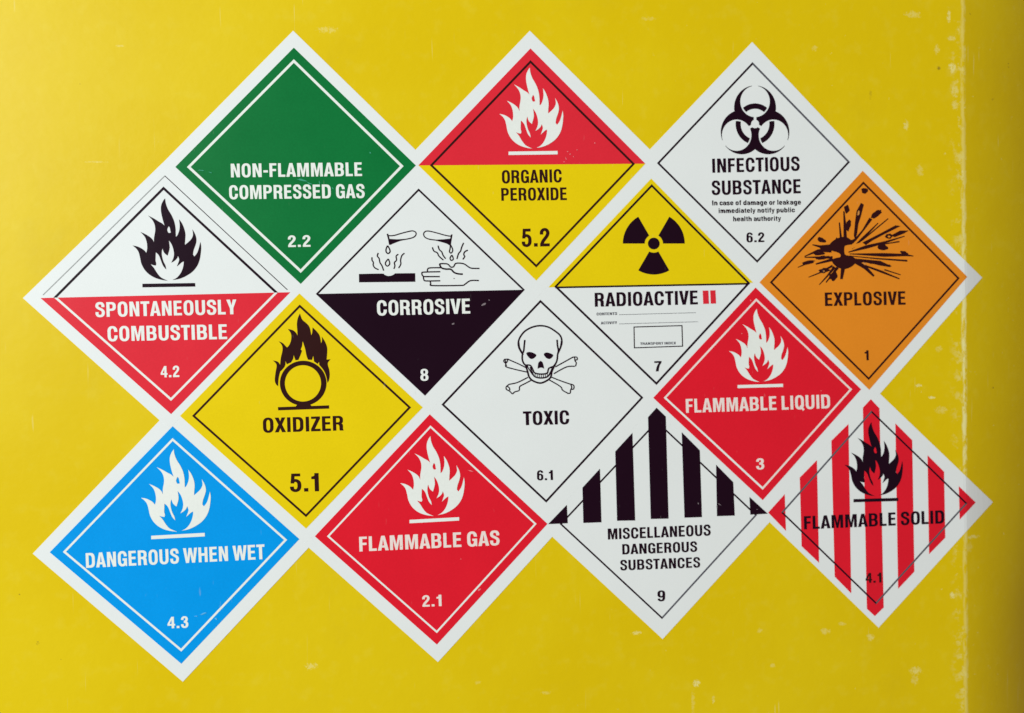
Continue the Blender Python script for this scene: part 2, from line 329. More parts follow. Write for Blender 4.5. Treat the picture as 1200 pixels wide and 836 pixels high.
    g['g'] = (.50, ring+[(1, rect(.34, -.05, .50, X))]+st([(.42, 0), (.39, -.16), (.25, -.21), (.10, -.14)]), .055)
    g['l'] = (.16, [(1, rect(0, 0, .16, 1))], .065); g['i'] = (.16, [(1, rect(0, 0, .16, X)), (1, rect(0, .84, .16, 1))], .065)
    g['n'] = (.49, [(1, rect(0, 0, .16, X))]+st([(.10, .45), (.16, .61), (.28, .655), (.385, .57), (.405, .4), (.405, 0)]), .06)
    g['m'] = (.76, [(1, rect(0, 0, .16, X))]+st([(.10, .45), (.15, .61), (.25, .655), (.345, .57), (.36, .4), (.36, 0)], [(.40, .45), (.45, .61), (.55, .655), (.655, .57), (.675, .4), (.675, 0)]), .06)
    g['h'] = (.49, [(1, rect(0, 0, .16, 1))]+st([(.10, .45), (.16, .61), (.28, .655), (.385, .57), (.405, .4), (.405, 0)]), .06)
    g['u'] = (.49, [(1, rect(.33, 0, .49, X))]+st([(.08, X), (.08, .3), (.11, .12), (.21, .055), (.32, .10), (.38, .25)]), .06)
    g['r'] = (.33, [(1, rect(0, 0, .16, X))]+st([(.10, .42), (.16, .60), (.24, .64), (.33, .645)]), .05)
    g['s'] = (.46, st([(.385, .50), (.35, .62), (.23, .655), (.10, .60), (.09, .46), (.22, .38), (.36, .29), (.38, .14), (.24, .055), (.10, .09), (.075, .22)]), .04)
    g['t'] = (.32, [(1, rect(.08, .1, .24, .92)), (1, rect(0, .58, .32, X)), (1, rect(.12, 0, .31, .13))], .03)
    g['f'] = (.32, [(1, rect(.08, 0, .24, .8)), (1, rect(0, .58, .31, X)), (1, rect(.12, .87, .32, 1)), (1, rect(.08, .7, .24, .96))], .03)
    g['k'] = (.48, [(1, rect(0, 0, .16, 1)), (1, [(.14, .30), (.14, .46), (.31, X), (.47, X), (.29, .45), (.49, 0), (.32, 0), (.19, .33)])], .05)
    g['y'] = (.50, [(1, [(0, X), (.16, X), (.25, .26), (.34, X), (.50, X), (.28, -.16), (.20, -.26), (.05, -.26), (.05, -.13), (.14, -.11), (.17, 0)])], .02)
    return g
GL = G(); GC = {}
def glyph(c):
    if c not in GC: GC[c] = fill(GL[c][1])
    return GC[c]
def textmesh(txt, bl, br, h, up):
    """one line of type: baseline left/right, cap height, upward unit vector (survey units)"""
    x = 0; items = []; first = True
    for c in txt:
        if c == ' ': x += .24; continue
        w, _, sb = GL[c]
        if not first: x += sb
        items.append((c, x)); x += w; end = x; x += sb; first = False
    ex = ((br[0]-bl[0])/end, (br[1]-bl[1])/end); ey = (up[0]*h, up[1]*h); V, T = [], []
    for c, ox in items:
        v, t = glyph(c); b = len(V)
        V += [(bl[0]+(a+ox)*ex[0]+d*ey[0], bl[1]+(a+ox)*ex[1]+d*ey[1]) for a, d in v]; T += [[i+b for i in q] for q in t]
    return V, T

# ------------------------------------------------------------------ object builders
L0 = 0.00016                    # vinyl thickness
LAY = 0.00003                   # one layer of ink
CUTX = [1122, 1126, 1129, 1132, 1135, 1138, 1142, 1148, 1154, 1160]
def link(name, V, T, m, parent):
    me = bpy.data.meshes.new(name); me.from_pydata(V, [], T); me.materials.append(m); me.update()
    o = bpy.data.objects.new(name, me); COL.objects.link(o)
    if parent:
        o.parent = parent; o.location = (0, 0, 0)
        pl = parent.location if parent.type == 'EMPTY' else parent.parent.location
        me.transform(Matrix.Translation(-Vector(pl)))
    return o
def sheet(name, VT, m, parent, lay):
    V2, T = VT
    V = [world(x, y, L0+LAY*lay) for x, y in V2]
    T2 = []
    for a, b, c in T:
        (ax, ay), (bx, by), (cx, cy) = V2[a], V2[b], V2[c]
        T2.append([a, b, c] if (bx-ax)*(cy-ay)-(by-ay)*(cx-ax) < 0 else [a, c, b])   # face the viewer
    return link(name, V, T2, m, parent)
def ink(name, polys, m, parent, lay=1, keep=None):
    mx = max(p[0] for _, q in polys for p in q)
    return sheet(name, fill(polys, keep, CUTX if mx > 1118 else None), m, parent, lay)
def offq(q, d):
    """offset convex polygon inward by d"""
    q = ccw(q); n = len(q); E = []
    for i in range(n):
        a, b = q[i], q[(i+1) % n]; dx, dy = b[0]-a[0], b[1]-a[1]; l = math.hypot(dx, dy); nx, ny = -dy/l, dx/l
        E.append((a[0]+nx*d, a[1]+ny*d, dx, dy))
    o = []
    for i in range(n):
        x1, y1, a1, b1 = E[i-1]; x2, y2, a2, b2 = E[i]; den = a1*b2-b1*a2; t = ((x2-x1)*b2-(y2-y1)*a2)/den
        o.append((x1+a1*t, y1+b1*t))
    return o
def clip(p, n, c, sign=1):
    """keep the side where n.x*sign <= c*sign"""
    o = []
    for i in range(len(p)):
        a, b = p[i], p[(i+1) % len(p)]; da = sign*(a[0]*n[0]+a[1]*n[1]-c); db = sign*(b[0]*n[0]+b[1]*n[1]-c)
        if da <= 0: o.append(a)
        if (da < 0 < db) or (db < 0 < da): t = da/(da-db); o.append((a[0]+t*(b[0]-a[0]), a[1]+t*(b[1]-a[1])))
    return o
def below(q, a, b):              # part of q under the line a-b (survey y grows downwards)
    n = (b[1]-a[1], -(b[0]-a[0])); c = a[0]*n[0]+a[1]*n[1]; return clip(q, n, c)
def above(q, a, b):
    n = (b[1]-a[1], -(b[0]-a[0])); c = a[0]*n[0]+a[1]*n[1]; return clip(q, n, c, -1)
def frame(q, w): return [(1, q), (-1, offq(q, w))]
def frame_sides(k, w, mats):     # NE, SE, SW, NW sides, each in its own ink
    q = LB[k]['line']; i = offq(q, w)
    # offq may reorder: match inner corners to outer ones
    i = [min(i, key=lambda p: math.dist(p, a)) for a in q]
    for s_, m in enumerate(mats): ink('frame_line', [(1, [q[s_], q[(s_+1) % 4], i[(s_+1) % 4], i[s_]])], M[m], LB[k]['root'], 2)

# top, right, bottom, left : line quad / printed quad / how far the vinyl reaches past the line corners
LB = {
 '2.2': dict(line=[(344.4, 69.8), (473, 195), (352.5, 320.1), (219.2, 196.1)], body=[(344.4, 56.2), (487.4, 194.2), (352.5, 333), (205.6, 195.9)], ext=33.5),
 '5.2': dict(line=[(621.6, 70.9), (744, 192.4), (628.4, 313.8), (503.7, 194.1)], body=[(621.6, 57.1), (756.2, 192.2), (628.4, 329.1), (490.3, 194.1)], ext=34.5),
 '6.2': dict(line=[(881.7, 73.1), (995.9, 190.1), (887.1, 308.2), (769.7, 191.5)], ext=[23.6, 17.5, 36, 23.6]),
 '4.2': dict(line=[(191.7, 218.9), (325.8, 342.9), (200.6, 470), (63.0, 348.6)], body=[(193.2, 206), (340.2, 342.8), (200.6, 485.5), (47.6, 349.4)], ext=[28, 36, 36, 36]),
 '8': dict(line=[(490.5, 221.2), (615, 339.8), (498.1, 464), (370.1, 344.7)], ext=36),
 '7': dict(line=[(763.6, 216.1), (878.9, 332), (769.1, 451.4), (649.4, 336.1)], ext=36),
 '1': dict(line=[(1011.5, 212.9), (1124.3, 326.3), (1017.8, 445.6), (901.9, 331.2)], body=[(1010.8, 200.4), (1133.2, 324.6), (1018.5, 457.1), (889.8, 331.2)], ext=[26, 26.5, 30, 30]),
 '5.1': dict(line=[(351.3, 357.1), (481.8, 477.6), (358.7, 606.2), (225.2, 487.6)], body=[(350.9, 344.1), (495.5, 477.6), (358.7, 619.6), (211.1, 487.6)], ext=36),
 '6.1': dict(line=[(633.2, 351.6), (753.8, 466.1), (640, 589.2), (517.3, 474.3)], ext=36),
 '3': dict(line=[(886, 349.8), (998.4, 456.4), (893.6, 574.1), (777.6, 466.4)], body=[(885.3, 337.2), (1008.9, 456.4), (893.6, 586.3), (765.4, 466.4)], ext=36),
 '4.3': dict(line=[(202.4, 513.5), (336.6, 632.7), (212.6, 763.6), (73.9, 646.9)], body=[(202.4, 499.7), (350.9, 631.9), (212.6, 777.9), (58.5, 647.3)], ext=35.5),
 '2.1': dict(line=[(504.4, 498.7), (628.8, 614), (511.9, 742), (383.2, 628.6)], body=[(503.6, 485.7), (641.5, 614), (511.9, 755.4), (369, 628.6)], ext=34),
 '9': dict(line=[(769.6, 493), (887, 603.6), (775.7, 725.6), (655.8, 614.3)], body=[(769.3, 477.9), (899.2, 602.1), (775.7, 738), (642.6, 614.3)], ext=23.5),
 '4.1': dict(line=[(1021, 481.2), (1133.4, 590), (1026.4, 708.4), (915.1, 600.8)], body=[(1020.3, 467.9), (1142.7, 589.3), (1025, 722), (900, 600.8)], ext=30),
}
for k, d in LB.items():
    d.setdefault('body', d['line']); q = d['line']; c = (sum(p[0] for p in q)/4, sum(p[1] for p in q)/4); d['c'] = c
    out = []
    ex = d['ext'] if isinstance(d['ext'], list) else [d['ext']]*4
    for p, e_ in zip(q, ex):
        l = math.hypot(p[0]-c[0], p[1]-c[1]); out.append((p[0]+(p[0]-c[0])/l*e_, p[1]+(p[1]-c[1])/l*e_))
    d['outer'] = out
    u = (q[0][0]-q[2][0], q[0][1]-q[2][1]); l = math.hypot(*u); d['up'] = (u[0]/l, u[1]/l)
for k, d in LB.items():          # neighbouring labels are cut to meet edge to edge
    o = d['outer']
    for k2, e in LB.items():
        if k2 == k or math.hypot(d['c'][0]-e['c'][0], d['c'][1]-e['c'][1]) > 330: continue
        A, B = d['body'], e['body']; best = None
        cand = []
        for Q in (A, B):
            for i in range(4):
                dx, dy = Q[(i+1) % 4][0]-Q[i][0], Q[(i+1) % 4][1]-Q[i][1]; cand += [(dy, -dx), (-dy, dx)]
        va, vb = min(((a, b) for a in A for b in B), key=lambda t: math.dist(*t)); 
        cand.append((e['c'][0]-d['c'][0], e['c'][1]-d['c'][1]))
        if math.dist(va, vb) > 3: cand.append((vb[0]-va[0], vb[1]-va[1]))
        for n in cand:
            l = math.hypot(*n); n = (n[0]/l, n[1]/l); ma = max(p[0]*n[0]+p[1]*n[1] for p in A); mb = min(p[0]*n[0]+p[1]*n[1] for p in B)
            if best is None or mb-ma > best[0]+1e-6: best = (mb-ma, n, (ma+mb)/2)
        if best[0] < 60: o = clip(o, best[1], best[2]+6)
    d['cut'] = o

GROUP = 'diamond hazard labels on the yellow panel'
def hazard_label(k, label):
    d = LB[k]; X, h, Z = surf(*d['c'])
    r = bpy.data.objects.new('hazard_label', None); COL.objects.link(r); r.location = (X, 0, Z); r.empty_display_size = .01
    r['label'] = label; r['category'] = 'hazard label'; r['group'] = GROUP
    # vinyl backing with real thickness: front sheet, edge and back
    idx = list(LB).index(k); th = L0-0.000002*idx
    mx = max(p[0] for p in d['cut'])
    V2, T = fill([(1, d['cut'])], None, CUTX if mx > 1118 else None)
    n = len(V2)
    V = [world(x, y, th) for x, y in V2]+[world(x, y, 0.00001) for x, y in V2]
    F = []; cnt = {}
    for a, b, c in T:
        (ax, ay), (bx, by), (cx, cy) = V2[a], V2[b], V2[c]
        t = [a, b, c] if (bx-ax)*(cy-ay)-(by-ay)*(cx-ax) < 0 else [a, c, b]
        F += [t, [t[2]+n, t[1]+n, t[0]+n]]
        for i in range(3): e = (t[i], t[(i+1) % 3]); cnt[e] = 1
    for (a, b) in list(cnt):
        if (b, a) not in cnt: F.append([b, a, a+n, b+n])
    link('vinyl_backing', V, F, M['white'], r)
    d['root'] = r
    return r, d
def text(k, txt, x0, y0, x1, y1, h, m, name='lettering', lay=3, label=None):
    d = LB[k]; o = sheet(name, textmesh(txt, (x0, y0), (x1, y1), h, d['up']), M[m], d['root'], lay)
    return o

# --- flame, traced once in its own sheet and placed by tip and bar ends
FLO = [(287, 35, 1), (292, 75), (310, 125), (340, 175), (364, 230), (375, 285), (377, 330), (378, 362, 1), (392, 350), (408, 310), (413, 265), (407, 213, 1), (432, 250), (452, 300), (460, 345), (457, 395), (455, 432, 1),
 (480, 412), (510, 382), (526, 345), (520, 298, 1), (545, 345), (554, 390), (546, 430), (530, 475), (524, 512, 1), (537, 530, 1), (560, 500), (575, 460), (588, 406, 1), (594, 450), (590, 505), (580, 560), (558, 612), (518, 660), (460, 698), (405, 720), (350, 729, 1),
 (385, 712), (415, 680), (435, 640), (445, 600), (447, 570, 1), (430, 578), (410, 595), (388, 614, 1), (400, 585), (408, 555), (397, 523, 1), (388, 545), (368, 565), (340, 582, 1), (358, 545), (364, 505), (356, 460), (340, 420), (318, 391, 1),
 (324, 430), (324, 465), (308, 522, 1), (290, 508), (276, 490), (265, 458, 1), (258, 490), (260, 525), (272, 570), (289, 605), (297, 640, 1), (272, 610), (255, 570), (240, 530), (225, 508), (207, 493, 1), (206, 530), (205, 565), (211, 588), (207, 606, 1), (190, 604), (163, 595, 1),
 (190, 625), (215, 665), (245, 702), (275, 720), (312, 736, 1), (258, 728), (200, 710), (150, 680), (112, 640), (86, 590), (75, 540), (62, 492), (40, 460), (10, 436, 1), (50, 444), (85, 460), (110, 478), (128, 500, 1),
 (136, 460), (132, 410), (115, 362), (78, 321, 1), (120, 340), (160, 365), (182, 388), (194, 414, 1), (194, 370), (204, 310), (200, 262), (180, 220), (143, 181, 1), (190, 205), (230, 230), (262, 248), (284, 268, 1), (268, 215), (254, 150), (254, 100), (268, 62)]
FLH = [(318, 270, 1), (305, 300), (316, 328), (337, 326, 1), (332, 305), (328, 285)]
def flame(k, tip, tl, tr, m, barm=None, thin=1.0):
    A = np.array([[287, 35, 1], [95, 762, 1], [543, 755, 1]], float); B = np.array([tip, tl, tr], float); Tm = np.linalg.solve(A, B)
    f = lambda p: tuple(np.array([p[0], p[1], 1.0])@Tm)
    r = LB[k]['root']
    o = ink('flame_symbol', [(1, [f(p) for p in curve(FLO, True, 5)]), (-1, [f(p) for p in curve(FLH, True, 4)])], M[m], r, 4)
    ink('flame_bar', [(1, [f(p) for p in ((95, 762), (543, 755), (544, 785), (95, 792))])], M[m], r, 4)
def zoom(x0, y0, s): return lambda P: [(x0+p[0]/s, y0+p[1]/s)+tuple(p[2:]) for p in P]
def scuffs(k, lst, m, lay=6):
    out = []
    for (x, y, a, b, ang) in lst:
        pts = []
        for i in range(11):
            t = 2*math.pi*i/11; rr_ = random.uniform(.45, 1.15); u, v = a*rr_*math.cos(t), b*rr_*math.sin(t); c, s_ = math.cos(math.radians(ang)), math.sin(math.radians(ang))
            pts.append((x+u*c-v*s_, y+u*s_+v*c))
        out.append((1, pts))
    o = ink('scuff', out, M[m], LB[k]['root'], lay); o['kind'] = 'stuff'; return o

# ------------------------------------------------------------------ the yellow sheet-metal panel
def build_wall():
    xs = [-0.62, -0.4, -0.2, 0.0, 0.15, FOLD-0.004]+[FOLD-0.0008+i*0.0004 for i in range(5)]
    x = xs[-1]
    while x < FOLD+0.060: x += 0.0025; xs.append(x)
    zs = [-0.48]+[-0.26+.01*i for i in range(30)]+[.10, .24, .48]; V = []; F = []; PP = []
    for z in zs:
        P = [(a, prof(a, z)) for a in xs]
        # go on round the corner of the housing into its side
        e = 1e-4; ang = math.atan((prof(xs[-1], z)-prof(xs[-1]-e, z))/e); cx, cy = P[-1]
        for i in range(16):
            ang2 = ang+(math.pi/2-ang)*(i+1)/16; cx += .003*math.cos(ang2); cy += .003*math.sin(ang2); P.append((cx, cy))
        P.append((cx, .40)); PP.append(P)
    n = len(PP[0])
    for z, P in zip(zs, PP): V += [(a, b, z) for a, b in P]
    for j in range(len(zs)-1):
        for i in range(n-1): F.append([j*n+i, j*n+i+1, (j+1)*n+i+1, (j+1)*n+i])
    b0 = len(V); T = .0012                     # sheet thickness
    for z, P in zip(zs, PP): V += [(a-T*.4, b+T, z) for a, b in P]
    for j in range(len(zs)-1):
        for i in range(n-1): q = [b0+j*n+i, b0+j*n+i+1, b0+(j+1)*n+i+1, b0+(j+1)*n+i]; F.append(q[::-1])
    m_ = (len(zs)-1)*n
    for i in range(n-1): F.append([i+1, i, b0+i, b0+i+1]); F.append([m_+i, m_+i+1, b0+m_+i+1, b0+m_+i])
    for j in range(len(zs)-1): F.append([j*n, (j+1)*n, b0+(j+1)*n, b0+j*n]); a = j*n+n-1; F.append([a+n, a, b0+a, b0+a+n])
    o = link('wall', V, F, M['wall'], None); o['kind'] = 'structure'
    o['label'] = 'yellow painted sheet metal panel with a chipped fold near its right edge'
    for p in o.data.polygons: p.use_smooth = abs(p.normal.z) < .5 and abs(p.normal.y) > .2
    return o
build_wall()

# ------------------------------------------------------------------ labels
# 2.2 green
hazard_label('2.2', 'plain green diamond label reading NON-FLAMMABLE COMPRESSED GAS 2.2, at the top left'); r = LB['2.2']['root']
ink('colour_field', [(1, LB['2.2']['body'])], M['green'], r, 1)
ink('frame_line', frame(LB['2.2']['line'], 3.0), M['white_ink'], r, 2)
text('2.2', 'NON-FLAMMABLE', 270.9, 208.2, 424.4, 206.6, 16, 'white_ink')
text('2.2', 'COMPRESSED GAS', 268.9, 233.8, 427.6, 232.3, 16.2, 'white_ink')
text('2.2', '2.2', 337.7, 289.9, 364.2, 289.4, 13.5, 'white_ink', 'class_number')
scuffs('2.2', [(236, 200, 6, .8, 5), (247, 202.5, 2.5, .6, 15), (354, 211.5, 6.5, 1.6, 14), (363, 215.5, 4, 1, 25), (374.5, 214, .8, 2.6, -10), (434, 179.5, 1.5, .8, 60), (390, 221, 1.6, .7, 40)], 'teal_scuff')
# 5.2
hazard_label('5.2', 'red over yellow diamond label with a white flame, reading ORGANIC PEROXIDE 5.2'); r = LB['5.2']['root']; a, b = (490.3, 194.2), (756.2, 192.2)
ink('red_field', [(1, above(LB['5.2']['body'], a, b))], M['red_pale'], r, 1)
ink('yellow_field', [(1, below(LB['5.2']['body'], a, b))], M['yellow'], r, 1)
ink('frame_line', frame(LB['5.2']['line'], 2.5), M['brown'], r, 2)
flame('5.2', (620.8, 79.7), (595.9, 178), (653.3, 177.2), 'white_ink')
text('5.2', 'ORGANIC', 588.3, 215.3, 658.3, 213.9, 15.3, 'brown'); text('5.2', 'PEROXIDE', 587.5, 235.6, 664.2, 234.8, 14.9, 'brown')
text('5.2', '5.2', 611.4, 289.6, 644.4, 288.9, 21.2, 'brown', 'class_number')
scuffs('5.2', [(663, 186, 2, .7, 70), (668, 181, 1, .8, 0), (672, 184, .9, .8, 0), (665, 178, .9, .6, 0), (676, 176, .8, 1.4, 0), (661, 190, 1.4, .6, 30), (643, 170, .8, .6, 0), (697, 168, .7, 1.2, 0)], 'pink_scuff')
# 6.2
hazard_label('6.2', 'white diamond label with the black biohazard sign, reading INFECTIOUS SUBSTANCE 6.2'); r = LB['6.2']['root']
frame_sides('6.2', 2.2, ['grey', 'black', 'black', 'black'])
def biohazard():
    c = (406.0, 448.0); u = 13.67; ky = 1.06; polys = []; typ = []
    fx = zoom(836, 92, 8.36)
    def put(pts, t): polys.append((1, fx([(c[0]+x*u, c[1]-y*u*ky) for x, y in pts]))); typ.append(t)
    for ang in (90, 210, 330):
        dx, dy = math.cos(math.radians(ang)), math.sin(math.radians(ang)); k = len(typ)
        put(ell(11*dx, 11*dy, 15, n=60), 'out'); put(ell(15.2*dx, 15.2*dy, 10.6, n=60), 'cut'); put(ell(15.2*dx, 15.2*dy, 9.6, n=60), 'shr')
        def bar(r0, r1, w): return [(r0*dx-w*dy, r0*dy+w*dx), (r0*dx+w*dy, r0*dy-w*dx), (r1*dx+w*dy, r1*dy-w*dx), (r1*dx-w*dy, r1*dy+w*dx)]
        put(bar(0, 7, .95), 'slit'); put(bar(22, 28, 2.1), 'slit')
    put(ell(0, 0, 13.9, n=60), 'r1'); put(ell(0, 0, 10.3, n=60), 'r0'); put(ell(0, 0, 2.9, n=30), 'hole')
    def keep(ids):
        t = [typ[i] for i in ids]
        if 'r1' in t and 'r0' not in t and 'shr' in t: return True
        return 'out' in t and 'cut' not in t and 'slit' not in t and 'hole' not in t
    ink('biohazard_symbol', polys, M['black'], r, 3, keep)
biohazard()
text('6.2', 'INFECTIOUS', 834.6, 202.8, 937, 200.3, 16.5, 'black'); text('6.2', 'SUBSTANCE', 834, 228.8, 938.2, 226.8, 16.6, 'black')
text('6.2', 'In case of damage or leakage', 834.4, 240.9, 938.3, 239.9, 5.7, 'black'); text('6.2', 'immediately notify public', 842, 250.0, 931, 249.0, 5.6, 'black'); text('6.2', 'health authority', 859, 259.6, 915, 258.9, 5.6, 'black')
text('6.2', '6.2', 874.6, 284.2, 895.6, 283.9, 11.3, 'black', 'class_number')
# 4.2
hazard_label('4.2', 'white over red diamond label with a black flame, reading SPONTANEOUSLY COMBUSTIBLE 4.2'); r = LB['4.2']['root']; a, b = (47.6, 349.5), (340.2, 342.7)
ink('red_field', [(1, below(LB['4.2']['body'], a, b))], M['red_pale'], r, 1)
q = LB['4.2']['line']; qi = offq(q, 2.6)
ink('frame_line', [(1, above(q, a, b)), (-1, above(offq(q, 2.8), (a[0], a[1]+4), (b[0], b[1]+4)))], M['black'], r, 2)
ink('frame_line', [(1, below(q, a, b)), (-1, below(qi, (a[0], a[1]-4), (b[0], b[1]-4)))], M['white_ink'], r, 2)
q = [(193.2, 206.3), (337.6, 341.6), (200, 480), (50.2, 347.4)]
ink('outline', stroke([(50.5, 346), (193.2, 206.5)], .55, sm=False), M['pale_grey'], r, 2)
ink('outline', stroke([(193.2, 206.3), (336.8, 339.8)], .45, sm=False), M['black'], r, 2)
flame('4.2', (193.5, 232.8), (167.1, 332.8), (228.7, 331.9), 'black')
text('4.2', 'SPONTANEOUSLY', 112.3, 371.8, 277.7, 368.4, 17.2, 'white_ink'); text('4.2', 'COMBUSTIBLE', 126.6, 400.2, 266.4, 397.6, 17.4, 'white_ink')
text('4.2', '4.2', 188.7, 442.5, 210.6, 442, 13.2, 'white_ink', 'class_number')
# 8
hazard_label('8', 'white over black diamond label with test tubes dripping onto a hand, reading CORROSIVE 8'); r = LB['8']['root']; q = LB['8']['line']
ink('black_field', [(1, below(q, q[3], q[1]))], M['black'], r, 1)
ink('frame_line', [(1, above(q, q[3], q[1])), (-1, above(offq(q, 2.1), (q[3][0], q[3][1]+4), (q[1][0], q[1][1]+4)))], M['black'], r, 2)
Z5 = zoom(412, 262, 10.45); Z6 = zoom(486, 262, 10.45)
def S5(p, w=.72): return stroke(Z5(p), w, n=4)
def S6(p, w=.74): return stroke(Z6(p), w, n=4)
ink('metal_bar_symbol', [(1, curve(Z5([(90, 620, 1), (370, 615), (400, 628), (450, 645), (500, 635), (535, 612, 1), (778, 610, 1), (780, 715, 1), (92, 722, 1)]), True, 4))], M['black'], r, 3)
ink('test_tube_symbol', S5([(440, 130), (450, 150), (520, 148), (600, 125), (700, 99), (750, 93), (785, 110), (787, 142), (755, 172), (690, 190), (600, 207), (520, 236), (472, 258)], .65)+S5([(438, 128), (455, 190), (468, 262)], .9)+[(1, Z5([(455, 190), (560, 196), (680, 188), (600, 210), (520, 238), (472, 264)]))], M['black'], r, 3)
ink('drop_symbol', S5([(440, 273), (424, 310), (422, 345), (445, 370), (470, 350), (465, 315), (441, 273)], .75), M['black'], r, 3)
ink('drop_symbol', S5([(450, 435), (420, 470), (414, 500), (436, 524), (462, 505), (466, 480), (450, 435)], .7), M['black'], r, 3)
for p in ([(250, 415), (250, 450), (267, 480), (264, 510), (285, 545), (330, 567)], [(327, 362), (315, 400), (337, 430), (347, 480), (372, 520), (392, 578)], [(572, 378), (545, 402), (550, 450), (524, 480), (530, 520), (518, 557)], [(647, 366), (615, 395), (600, 450), (602, 500), (575, 548)]): ink('fume_line', S5(p), M['black'], r, 3)
ink('test_tube_symbol', S6([(455, 135), (445, 156), (380, 148), (280, 120), (180, 96), (130, 99), (108, 130), (125, 170), (180, 195), (260, 206), (340, 226), (400, 246), (430, 266)], .65)+S6([(452, 140), (442, 200), (432, 262)], .9)+[(1, Z6([(250, 200), (350, 196), (445, 186), (435, 264), (390, 246), (320, 224)]))], M['black'], r, 3)
ink('drop_symbol', S6([(436, 262), (432, 310), (424, 345), (440, 364), (460, 347), (463, 315), (437, 262)], .7), M['black'], r, 3)
ink('drop_symbol', S6([(454, 388), (432, 425), (445, 454), (470, 442), (466, 412), (454, 388)], .7), M['black'], r, 3)
for p in ([(215, 293), (235, 340), (275, 360), (297, 402), (350, 450)], [(285, 273), (300, 320), (330, 350), (347, 392), (378, 433)], [(598, 238), (575, 290), (560, 340), (535, 372), (516, 437)], [(650, 328), (610, 350), (600, 385), (612, 405), (588, 442)]): ink('fume_line', S6(p), M['black'], r, 3)
hd = S6([(325, 543), (190, 545), (158, 560), (155, 592)])+S6([(312, 592), (115, 597), (88, 607), (92, 635), (112, 654)])+S6([(306, 652), (108, 652)])+S6([(106, 654), (112, 690), (140, 705), (312, 703)])+S6([(190, 708), (196, 742), (218, 762), (560, 760), (610, 748), (680, 702), (785, 700)])
hd += S6([(310, 515), (306, 497), (350, 493), (405, 500), (440, 535), (475, 530), (500, 492), (560, 488), (610, 500), (660, 535), (700, 550), (792, 552)], .75)+S6([(304, 500), (325, 543), (380, 560), (440, 562), (480, 600), (530, 618), (588, 622)], .95)
ink('hand_symbol', hd, M['black'], r, 3)
text('8', 'CORROSIVE', 442.1, 370, 551.1, 367.6, 17.5, 'white_ink'); text('8', '8', 492.8, 446.4, 502.2, 446.2, 13.6, 'white_ink', 'class_number')
scuffs('8', [(567, 357, 3, 1.3, -30), (531, 380, 2.2, 1.2, -30), (573, 352, 1, .7, 0), (532, 326.5, .8, .7, 0)], 'pale_scuff')
# 7
hazard_label('7', 'yellow over white diamond label with the black trefoil sign, reading RADIOACTIVE II 7'); r = LB['7']['root']; q = LB['7']['line']
ink('yellow_field', [(1, [(763, 209.5), (882.5, 331.6), (642.5, 337)])], M['yellow'], r, 1)
ink('frame_line', frame(q, 2.4), M['black'], r, 2)
ink('dividing_line', stroke([(650.5, 337.1), (878, 332.7)], 1.0, sm=False), M['black'], r, 3)
tc = (766, 285.7); ky = 1.0
def wedge(a0, a1, r0, r1):
    A = [math.radians(a0+(a1-a0)*i/14-1) for i in range(15)]
    return [(tc[0]+r1*math.cos(t), tc[1]-r1*math.sin(t)*ky) for t in A]+[(tc[0]+r0*math.cos(t), tc[1]-r0*math.sin(t)*ky) for t in A[::-1]]
for a0 in (0, 120, 240): ink('trefoil_blade', [(1, wedge(a0+1, a0+61, 10.7, 36.3))], M['black'], r, 3)
ink('trefoil_disc', [(1, ell(tc[0], tc[1], 6.9))], M['black'], r, 3)
text('7', 'RADIOACTIVE', 697, 359.7, 817.6, 356.9, 16.3, 'black')
ink('numeral_bar', [(1, [(823.2, 340.9), (829.9, 340.7), (830.6, 356.2), (823.9, 356.4)])], M['red_pale'], r, 3)
ink('numeral_bar', [(1, [(832, 340.6), (838.2, 340.4), (838.9, 355.9), (832.7, 356.1)])], M['red_pale'], r, 3)
text('7', 'CONTENTS', 699, 369.8, 723, 369.2, 3.1, 'grey'); text('7', 'ACTIVITY', 704, 380.3, 723, 379.9, 3.1, 'grey'); text('7', 'TRANSPORT INDEX', 750, 404.4, 792, 403.6, 2.9, 'grey')
def dots(x0, y0, x1, y1):
    n = 58; o = []
    for i in range(n): x = x0+(x1-x0)*i/n; y = y0+(y1-y0)*i/n; o.append((1, rect(x, y-.32, x+(x1-x0)/n*.72, y+.32)))
    return o
ink('dotted_line', dots(725.5, 369, 815.5, 366.6), M['grey'], r, 3); ink('dotted_line', dots(725.5, 379.8, 818, 377.2), M['grey'], r, 3)
bq = [(742.2, 382.9), (799.5, 381.2), (800.3, 406.4), (742.7, 408.4)]
ink('index_box', frame(bq, 1.15), M['black'], r, 3)
text('7', '7', 766.8, 435.5, 775.2, 435.2, 12, 'black', 'class_number')
